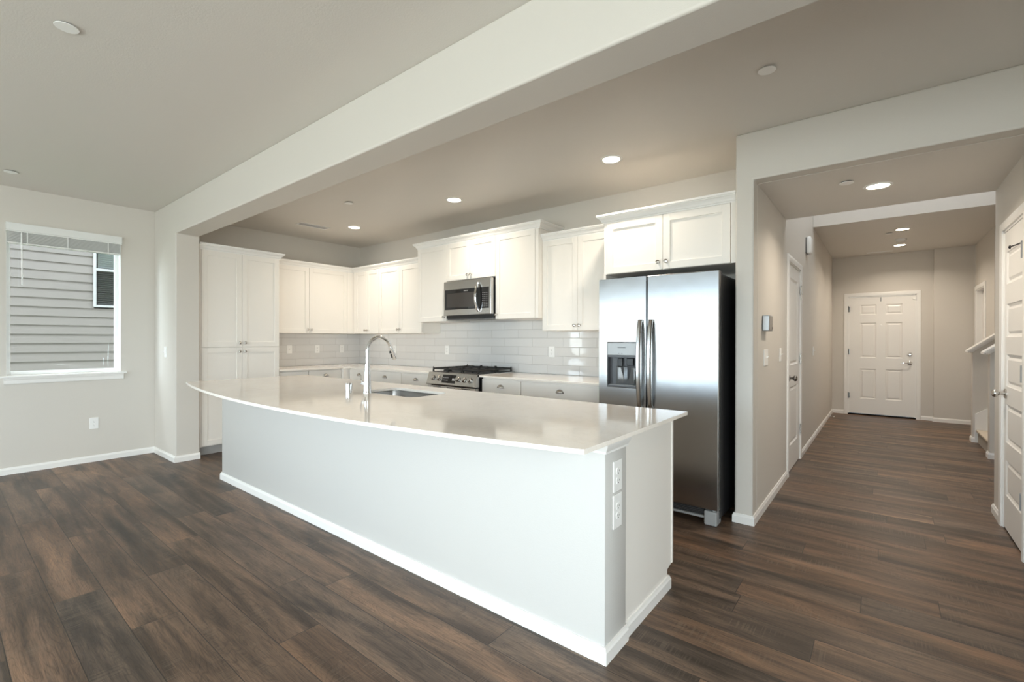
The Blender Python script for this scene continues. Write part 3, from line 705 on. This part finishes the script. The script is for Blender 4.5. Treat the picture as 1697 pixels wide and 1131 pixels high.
# left door in pieces around the dispenser recess
def plate(b, x0, x1, z0, z1, hole=None, r=.012):
    n = 5; prof = [(0, r)]
    us = [x0, x1] if not hole else [x0, hole[0], hole[1], x1]; zs = [z0, z1] if not hole else [z0, hole[2], hole[3], z1]
    for i in range(len(us)-1):
        for k in range(len(zs)-1):
            if hole and i == 1 and k == 1: continue
            b.bm.faces.new([b._v(c) for c in ((us[i], FY, zs[k]), (us[i+1], FY, zs[k]), (us[i+1], FY, zs[k+1]), (us[i], FY, zs[k+1]))])
    rim = [(x0, FY, z0), (x1, FY, z0), (x1, FY, z1), (x0, FY, z1)]; rim2 = [(x, FY+.055, z) for x, _, z in rim]
    b.rings([rim, rim2], False, True)
    if hole:
        hx0, hx1, hz0, hz1 = hole; h = [(hx0, FY, hz0), (hx1, FY, hz0), (hx1, FY, hz1), (hx0, FY, hz1)]
        b.rings([h, [(x, FY+.05, z) for x, _, z in h]], False, False)
    bmesh.ops.remove_doubles(b.bm, verts=b.bm.verts, dist=1e-5)
plate(b, FX0, XM0, .112, 1.775, (DX0, DX1, DZ0, DZ1)); dl = b.build('door', STEEL, t); dl['label'] = 'narrow left freezer door'
b = MB(O); plate(b, XM1, FX1, .112, 1.775); drr = b.build('door', STEEL, t); drr['label'] = 'wide right door'
for o_ in (dl, drr):
    md = o_.modifiers.new('soft_edges', 'BEVEL'); md.width = .006; md.segments = 3; md.limit_method = 'ANGLE'
b = MB(O); b.box(XM0-.012, XM1+.012, FY+.030, FY+.06, .112, 1.770); b.build('gasket', BLACK, t)
def fhandle(x, door):
    z0, z1 = .775, 1.445; pts = []; n = 18
    b = MB(O); rs = []
    for i in range(n+1):
        s_ = i/n; z = z0+(z1-z0)*s_; y = FY-.018-.040*math.sin(PI*s_)**.65
        w, d = .0155, .010
        rs.append([(x-w, y+d, z), (x-w, y-d*.3, z), (x-w*.6, y-d, z), (x+w*.6, y-d, z), (x+w, y-d*.3, z), (x+w, y+d, z)])
    b.rings(rs)
    for z in (z0+.01, z1-.01): b.box(x-.0145, x+.0145, FY-.026, FY, z-.010, z+.010, .003)
    return b.build('handle', STEELH, door, .8)
fhandle(-1.437, dl); fhandle(-1.352, drr)
# dispenser
dp = MB(O); dp.box(DX0+.002, DX1-.002, FY-.004, FY+.016, 1.172, DZ1-.002, .003, 2); ds = dp.build('dispenser_panel', mat('dispenser_silver', (.42, .43, .435), .35, .2), dl)
text_mesh('brand_lettering', 'FRIGIDAIRE', .0135, INK, ds, ((DX0+DX1)/2-O[0], -.0055, 1.232))
b = MB(O); b.box((DX0+DX1)/2-.03, (DX0+DX1)/2-.018, FY-.005, FY-.003, 1.184, 1.187); b.box((DX0+DX1)/2-.005, (DX0+DX1)/2+.007, FY-.005, FY-.003, 1.184, 1.187); b.build('indicator_mark', INK, ds)
b = MB(O); cz = [(DX0+.001, DX1-.001, FY+.046, FY+.05, DZ0, 1.174), (DX0, DX0+.004, FY+.002, FY+.05, DZ0, 1.174), (DX1-.004, DX1, FY+.002, FY+.05, DZ0, 1.174), (DX0, DX1, FY+.0, FY+.05, DZ0, DZ0+.012), (DX0, DX1, FY+.004, FY+.05, 1.155, 1.172)]
for q in cz: b.box(*q)
b.build('dispenser_cavity', DARKG, dl)
b = MB(O); xm = (DX0+DX1)/2; b.box(xm-.045, xm-.005, FY+.016, FY+.045, 1.08, 1.150, .006, 2); b.box(xm+.030, xm+.085, FY+.016, FY+.045, 1.09, 1.150, .006, 2)
b.prism([(FY+.040, .95), (FY+.044, .95), (FY+.034, 1.075), (FY+.030, 1.075)], 'x', xm-.045, xm-.002); b.prism([(FY+.040, .95), (FY+.044, .95), (FY+.034, 1.085), (FY+.030, 1.085)], 'x', xm+.03, xm+.085); b.build('dispenser_paddle', BLACK, dl)
b = MB(O); rs = []
for i in range(9):
    u = i/8; rs.append([(xm-.055+.155*u, FY+.020+.022*math.sin(PI*u), z_) for z_ in (.945, .95, 1.07, 1.085)])
b.rings(rs, False, False, False); ch = b.build('dispenser_chute', mat('glossy_grey_plastic', (.10, .105, .11), .08, spec=.8), dl, 1.2)
md = ch.modifiers.new('thickness', 'SOLIDIFY'); md.thickness = .003
b = MB(O); b.box(DX0+.012, DX1-.012, FY+.003, FY+.046, DZ0+.012, DZ0+.018, .002); b.build('drip_tray', GREYP, dl)
b = MB(O); b.box(FX0+.09, FX1-.10, FY+.045, FY+.06, .052, .108); gr = b.build('base_grille', BLACK, t)
b = MB(O)
for i in range(5): b.box(FX0+.10, FX1-.11, FY+.038, FY+.046, .056+i*.0105, .060+i*.0105)
b.build('grille_slat', DARKG, gr)
b = MB(O); b.box(FX0+.09, FX1-.10, FY+.030, FY+.05, .036, .052, .003); b.build('grille_bar', GREYP, gr)
for x in (FX0+.012, FX1-.098):
    b = MB(O); b.box(x, x+.086, FY+.004, FY+.12, .0, .100, .010, 2); b.lathe([(.012, .1), (.012, .106), (.0, .107)], (x+.06, FY+.03, 0), n=12); b.build('front_foot', GREYP, t)
b = MB(O); b.box(FX0+.03, FX1-.03, 4.02, 4.12, 0, .04); b.build('rear_roller', BLACK, t)

# ------------------------------------------------------------------ range
GX0, GX1, GY = -4.098, -3.338, 3.575
t = thing('gas_range', 'slide-in stainless gas range with black cast-iron grates', 'range', ((GX0+GX1)/2, GY, 0)); O = ((GX0+GX1)/2, GY, 0)
b = MB(O); b.box(GX0+.003, GX1-.003, GY+.05, 4.235, .03, .895, .003); b.build('oven_body', BLACK, t)
b = MB(O); b.prism([(GY-.022, .792), (GY-.016, .785), (GY+.05, .785), (GY+.05, .914), (GY+.028, .921), (GY+.020, .916)], 'x', GX0, GX1); cp = b.build('control_panel', STEELH, t)
sl = Vector((0, .042, .124)).normalized(); nm = Vector((0, -.124, .042)).normalized()
w = GX1-GX0; pc = lambda f, h: Vector((GX0+w*f, GY-.021, .794))+sl*h
for f in (.125, .255, .655, .770, .885):
    p = pc(f, .066); rs = []
    ax = Vector((1, 0, 0)); 
    b = MB(O)
    for r, h in ((.027, 0), (.027, .006), (.0235, .008), (.0225, .028), (.020, .031), (0.0001, .031)):
        rs.append([p+nm*h+ax*r*math.cos(2*PI*i/20)+sl*r*math.sin(2*PI*i/20) for i in range(20)])
    b.rings(rs); kb = b.build('control_knob', STEELH, cp, .7)
    b = MB(O); rs = [[p+nm*h+ax*r*math.cos(2*PI*i/20)+sl*r*math.sin(2*PI*i/20) for i in range(20)] for r, h in ((.030, .0003), (.030, .004))]; b.rings(rs); b.build('knob_bezel', BLACK, kb)
def quad_on_panel(f0, f1, h0, h1, th, m, name, parent):
    b = MB(O); c = [pc(f0, h0), pc(f1, h0), pc(f1, h1), pc(f0, h1)]; b.rings([[q-nm*.001 for q in c], [q+nm*th for q in c]]); return b.build(name, m, parent)
ds = quad_on_panel(.325, .600, .018, .112, .002, GLASSK, 'display', cp)
for i in range(5):
    for r in range(2): quad_on_panel(.345+i*.022, .357+i*.022, .045+r*.03, .050+r*.03, .0026, INKW, 'display_mark', ds)
for i in range(3): quad_on_panel(.535+i*.02, .545+i*.02, .048, .075, .0026, INKW, 'display_mark', ds)
b = MB(O); b.box(GX0, GX1, GY+.02, 4.235, .896, .922, .004, 2); b.build('cooktop', STEELH, t)
b = MB(O); b.box(GX0+.02, GX1-.02, GY+.055, 4.21, .9215, .926, .002); b.build('burner_pan', BLACK, t)
for cx, cy, r in ((GX0+.16, 3.74, .05), (GX0+.16, 4.06, .04), (GX0+.38, 3.90, .06), (GX1-.16, 3.74, .045), (GX1-.16, 4.06, .05)):
    b = MB(O); b.lathe([(r, .926), (r, .936), (r*.85, .938), (r*.8, .946), (0, .947)], (cx, cy, 0), n=20); b.build('burner_cap', IRON, t, SM)
for gx0, gx1 in ((GX0+.022, GX0+.262), (GX0+.266, GX1-.266), (GX1-.262, GX1-.022)):
    b = MB(O); y0, y1 = GY+.058, 4.205; h0, h1 = .950, .968
    for x in (gx0, gx1-.012): b.box(x, x+.015, y0, y1, h0, h1, .003)
    for y in (y0, (y0+y1)/2-.006, y1-.012): b.box(gx0, gx1, y, y+.015, h0, h1, .003)
    xm = (gx0+gx1)/2
    for yy in ((y0+(y1-y0)*.25), (y0+(y1-y0)*.75)):
        for sx in (-1, 1): b.prism([(xm+sx*.02, h1-.006), (xm+sx*.02, h1+.004), (xm+sx*(gx1-gx0)/2, h1), (xm+sx*(gx1-gx0)/2, h0)], 'y', yy-.007, yy+.007)
        for sy in (-1, 1): b.box(xm-.007, xm+.007, min(yy+sy*.02, yy+sy*.13), max(yy+sy*.02, yy+sy*.13), h0+.002, h1+.003, .002)
    for x in (gx0, gx1-.014):
        for y in (y0, (y0+y1)/2-.007, y1-.014): b.box(x, x+.014, y, y+.014, .9255, h0+.004)
    for x in (gx0+.002, gx1-.012): b.box(x, x+.010, y0+.0, y0+.012, h1-.002, h1+.012, .002); b.box(x, x+.010, y1-.012, y1, h1-.002, h1+.012, .002)
    b.build('grate', IRON, t)
b = MB(O); b.box(GX0+.004, GX1-.004, GY-.002, GY+.05, .185, .772, .004, 2); dr_ = b.build('oven_door', STEELH, t)
b = MB(O); b.box(GX0+.09, GX1-.09, GY-.004, GY, .30, .64, .002); b.build('oven_window', GLASSK, dr_)
b = MB(O); b.tube([(GX0+.05, GY-.05, .735), (GX1-.05, GY-.05, .735)], .012, 12)
for x in (GX0+.07, GX1-.07): b.tube([(x, GY-.05, .735), (x, GY, .735)], .009, 10)
b.build('oven_handle', STEELH, dr_, .8)
b = MB(O)
for f in (.12, .42, .72): b.box(GX0+w*f, GX0+w*(f+.17), GY-.004, GY, .757, .763)
b.build('vent_slot', BLACK, dr_)
b = MB(O); b.box(GX0+.004, GX1-.004, GY, GY+.05, .05, .180, .004, 2); b.build('drawer', STEELH, t)
for x in (GX0+.05, GX1-.09):
    b = MB(O); b.box(x, x+.04, GY+.08, GY+.12, 0, .03); b.build('foot', BLACK, t)
    b = MB(O); b.box(x, x+.04, 4.12, 4.16, 0, .03); b.build('foot', BLACK, t)

# ------------------------------------------------------------------ microwave
MX0, MX1, MY, MZ0, MZ1 = -4.062, -3.318, 3.79, 1.572, 1.970
t = thing('microwave', 'stainless over-the-range microwave with curved handle', 'microwave', ((MX0+MX1)/2, MY, MZ0)); O = ((MX0+MX1)/2, MY, MZ0)
b = MB(O); b.box(MX0+.003, MX1-.002, MY+.045, 4.244, MZ0-.035, MZ1, .003); b.build('body', BLACK, t)
b = MB(O); b.box(MX0+.01, MX1-.012, MY+.05, 4.0, MZ0-.048, MZ0-.034, .004); b.build('vent_grille', DARKG, t)
b = MB(O); b.box(MX0, MX1, MY, MY+.044, MZ0, MZ1, .006, 2); fr = b.build('front_panel', STEELH, t)
b = MB(O); b.box(MX0+.022, MX1-.030, MY-.002, MY+.001, MZ0+.066, MZ1-.098, .001); gl = b.build('door_glass', GLASSK, fr)
b = MB(O); b.box(MX0+.055, MX0+.50, MY-.0027, MY-.0015, MZ0+.092, MZ1-.142); b.build('door_screen', mat('screen_mesh', (.05, .045, .042), .12), gl)
xh = MX0+.562; b = MB(O); rs = []
for i in range(19):
    s_ = i/18; z = MZ0+.03+(MZ1-MZ0-.075)*s_; y = MY-.012-.046*math.sin(PI*s_)**.7
    rs.append([(xh-.013, y+.008, z), (xh-.013, y-.004, z), (xh-.007, y-.009, z), (xh+.007, y-.009, z), (xh+.013, y-.004, z), (xh+.013, y+.008, z)])
b.rings(rs)
for z in (MZ0+.040, MZ1-.055): b.box(xh-.011, xh+.011, MY-.02, MY, z-.010, z+.010, .003)
b.build('handle', CHROME, fr, .8)
b = MB(O)
for r in range(8):
    for c_ in range(3): b.box(MX1-.125+c_*.028, MX1-.108+c_*.028, MY-.0028, MY-.0018, MZ0+.085+r*.021, MZ0+.093+r*.021)
b.build('keypad_mark', INK if False else mat('keypad_grey', (.22, .22, .23), .4), gl)
text_mesh('brand_lettering', 'FRIGIDAIRE', .013, INKW, gl, (-.005, -.0032, (MZ1-MZ0)-.122))

# ------------------------------------------------------------------ wall plates
def plate_(label, cat, loc, rot, kind_, w=.072, h=.117, group=None, name=None):
    t = thing(name or {'outlet': 'outlet', 'switch': 'light_switch'}[kind_], label, cat, loc, rot, group)
    b = MB(); b.box(-w/2, w/2, -.006, -.0005, -h/2, h/2, .0022, 2); b.build('cover_plate', PLATE, t)
    if kind_ == 'outlet':
        for s_ in (-1, 1):
            zc = s_*.0195
            b = MB(); pts = []
            for i in range(20):
                a = 2*PI*i/20; pts.append((.0165*math.cos(a), max(-.0135, min(.0135, .0165*math.sin(a)))+zc))
            b.prism(pts, 'y', -.0085, -.0055); r_ = b.build('receptacle', PLATE, t)
            b = MB(); b.box(-.0075, -.0055, -.0088, -.0083, zc-.002, zc+.007); b.box(.0055, .0075, -.0088, -.0083, zc-.002, zc+.005); b.box(-.0025, .0025, -.0088, -.0083, zc-.0105, zc-.006); b.build('slot', SLOT, r_)
    elif kind_ == 'switch':
        b = MB(); b.box(-.006, .006, -.0075, -.0055, -.013, .013, .001); b.prism([(-.0065, -.004), (-.0065, .006), (-.022, .011), (-.024, .006)], 'x', -.0045, .0045); b.build('toggle', PLATE, t)
    return t
plate_('white duplex outlet low on the wall under the window', 'outlet', (XL, 1.072, .405), R90, 'outlet')
plate_('white light switch on the front of the pier left of the kitchen', 'light switch', (-6.088, YBF, 1.152), 0, 'switch')
XT = -6.479
plate_('white wall plate on the left backsplash nearest the pantry', 'switch', (XT, 3.127, 1.152), R90, 'switch', .074)
plate_('middle white outlet of the three on the left backsplash', 'outlet', (XT, 3.535, 1.150), R90, 'outlet')
plate_('white outlet on the left backsplash nearest the corner', 'outlet', (XT, 3.930, 1.148), R90, 'outlet')
plate_('white outlet on the back tiles directly behind the faucet spout', 'outlet', (-5.59, 4.246, 1.150), 0, 'outlet')
plate_('white outlet on the back tiles left of the range', 'outlet', (-4.48, 4.246, 1.154), 0, 'outlet')
plate_('white outlet on the back tiles between range and refrigerator', 'outlet', (-2.83, 4.246, 1.160), 0, 'outlet')
IE = IX1
plate_('upper white duplex outlet on the end of the island', 'outlet', (IE, 1.779, .729), R90, 'outlet', .078, .128)
plate_('lower white duplex outlet on the end of the island', 'outlet', (IE, 1.778, .584), R90, 'outlet', .078, .140)
plate_('white switch plate below the grey control box in the hall', 'light switch', (XH, 4.00, 1.158), R90, 'switch', .15, .125)
plate_('white light switch next to the hall door casing', 'light switch', (XH, 4.645, 1.164), R90, 'switch')
plate_('white light switch far down the hall past the closed left door', 'light switch', (XH, 7.12, 1.152), R90, 'switch')
t = thing('thermostat', 'silver and grey control box above the hall switches', 'thermostat', (XH, 3.945, 1.36), R90)
b = MB(); b.box(-.078, .078, -.046, -.0005, .0, .118, .006, 2); b.build('housing', mat('thermostat_silver', (.42, .44, .46), .3, .6), t)
b = MB(); b.box(-.066, .066, -.048, -.0455, .008, .110, .002); fp = b.build('face', mat('thermostat_grey', (.25, .235, .22), .3), t)
b = MB(); b.lathe([(.008, 0), (.008, .002), (0, .0025)], (.048, -.048, .024), '-y', 14); b.build('button', BLACK, fp, SM)
t = thing('door_chime', 'white door chime box high on the hall wall', 'door chime', (XH, 6.42, 2.30), R90)
b = MB(); b.box(-.085, .085, -.055, -.008, .0, .195, .016, 3); b.build('cover', PLATE, t, SM)
b = MB(); b.box(-.075, .075, -.009, -.0005, .008, .187, .001); b.build('back_plate', DARKG, t)
t = thing('door_stop', 'small spring door stop on the baseboard near the front door', 'door stop', (XH+.013, 9.25, .035), 0)
b = MB(); b.tube([(0, 0, 0), (.065, 0, 0)], .0055, 10); b.build('spring', NICKEL, t, SM)
b = MB(); b.tube([(.065, 0, 0), (.078, 0, 0)], .008, 10); b.build('tip', PLATE, t, SM)

# ------------------------------------------------------------------ ceiling fittings
def can(label, loc, power, r=.088):
    t = thing('recessed_light', label, 'ceiling light', loc, 0, None)
    b = MB(); b.lathe([(r*.76, -.004), (r*.80, -.007), (r*.97, -.005), (r, -.0005), (r*.76, -.0005)], n=36, cap=False); b.build('trim_ring', PLATE, t, 1)
    b = MB(); b.lathe([(0, -.0035), (r*.77, -.0035), (r*.77, -.001), (0, -.001)], n=36); b.build('diffuser', LED, t)
    a = area('can_light', (0, 0, -.012), (0, 0, -1), r*1.4, r*1.4, power, color=(1, .88, .73), shape='DISK', spread=2.5); a.parent = t
    return t
can('lit recessed ceiling light above the refrigerator end of the kitchen', (-1.704, 3.406, ZC), CAN_W)
can('lit recessed ceiling light in front of the microwave cabinets', (-3.472, 3.385, ZC), CAN_W)
can('lit recessed ceiling light by the kitchen corner near the air vent', (-5.336, 3.415, ZC), CAN_W)
can('lit recessed light in the lowered ceiling at the mouth of the hall', (-.03, 4.266, ZH), HALL_CAN_W)
can('nearer of the two lit recessed lights in the entry ceiling', (.197, 7.913, ZE), HALL_CAN_W)
can('farther of the two lit recessed lights in the entry ceiling, by the front door', (.199, 9.213, ZE), HALL_CAN_W)
def cap(label, loc):
    t = thing('sprinkler_cover', label, 'sprinkler cover', loc)
    b = MB(); b.lathe([(.034, -.006), (.034, -.0005)], n=28); b.build('collar', SLOT, t)
    b = MB(); b.lathe([(0, -.0095), (.043, -.0095), (.044, -.008), (.043, -.006), (0, -.006)], n=32); b.build('cover_disc', PLATE, t)
for lb, lc in (('white sprinkler cover disc on the living ceiling near the camera, top left', (-2.954, .394, ZC)), ('white sprinkler cover disc on the kitchen ceiling above the island end', (-.487, 2.789, ZC)),
               ('small white sprinkler cover disc on the kitchen ceiling near the corner light', (-4.421, 2.764, ZC)), ('white sprinkler cover disc on the living ceiling above the left window', (-5.891, .434, ZC)),
               ('white sprinkler cover disc in the lowered hall ceiling', (-.202, 4.031, ZH)), ('white sprinkler cover disc in the entry ceiling', (.061, 8.112, ZE))): cap(lb, lc)
def vent(label, loc, sx, sy, along):
    t = thing('ceiling_vent', label, 'vent', loc)
    b = MB(); f = .018
    for q in ((-sx, sx, -sy, -sy+f), (-sx, sx, sy-f, sy), (-sx, -sx+f, -sy+f, sy-f), (sx-f, sx, -sy+f, sy-f)): b.box(*q, -.006, -.0005, .002)
    b.build('frame', PLATE, t)
    b = MB(); b.box(-sx+f, sx-f, -sy+f, sy-f, -.002, -.0005); b.build('duct_opening', SLOT, t)
    b = MB()
    if along == 'y':
        n = 8
        for i in range(n): x = -sx+f+(2*sx-2*f)*(i+.5)/n; b.prism([(x-.006, -.002), (x+.003, -.007), (x+.004, -.006), (x-.005, -.001)], 'y', -sy+f, sy-f)
    else:
        n = 6
        for i in range(n): y = -sy+f+(2*sy-2*f)*(i+.5)/n; b.prism([(y-.006, -.002), (y+.003, -.007), (y+.004, -.006), (y-.005, -.001)], 'x', -sx+f, sx-f)
    b.build('louver', PLATE, t)
vent('white slotted air vent on the kitchen ceiling', (-5.675, 3.05, ZC), .075, .195, 'y')
vent('white slotted air vent on the entry ceiling near the front door', (-.045, 9.73, ZE), .17, .055, 'x')
t = thing('smoke_detector', 'round white smoke detector between the two entry lights', 'smoke detector', (.2, 8.68, ZE))
b = MB(); b.lathe([(.066, -.0005), (.066, -.012), (.058, -.030), (.048, -.034), (0, -.034)], n=32); b.build('housing', PLATE, t, SM)
b = MB(); b.lathe([(.05, -.0325), (.05, -.0355), (.046, -.0355), (.046, -.0325)], n=32, cap=False); b.build('ring', GREYP, t)

# ------------------------------------------------------------------ stairs
t = thing('staircase', 'carpeted stairs rising between the low walls at the entry right', 'stairs', (.95, 7.785, 0)); O = (.95, 7.785, 0)
for i in range(8):
    x = .925+i*.235; z = .165*i+.165
    b = MB(O); b.box(x+.0, x+.27, 7.322, 8.228, z-.03, z, .012, 2); b.build('tread', CARPET, t, SM)
    b = MB(O); b.box(x+.018, x+.03, 7.322, 8.228, z-.165, z-.028); b.build('riser', CARPET if i else paint('riser_greige', (.42, .39, .35), .7), t)
sk_ = lambda y0, y1: MB(O).prism([(.915, 0), (2.98, 0), (2.98, .36+2.065*.70), (.915, .36)], 'y', y0, y1).build('skirt_board', TRIM, t)
sk_(8.230, 8.249)

# ------------------------------------------------------------------ groups of repeated things
GROUPS = {'upper_cabinet': 'white upper cabinets', 'base_cabinet': 'white drawer base cabinets', 'outlet': 'white wall outlets', 'light_switch': 'white light switches',
          'recessed_light': 'recessed ceiling lights', 'sprinkler_cover': 'sprinkler cover discs', 'ceiling_vent': 'ceiling air vents', 'countertop': 'pale quartz countertops'}
for o in bpy.data.objects:
    g = GROUPS.get(o.name.split('.')[0])
    if g and not o.parent: o['group'] = g
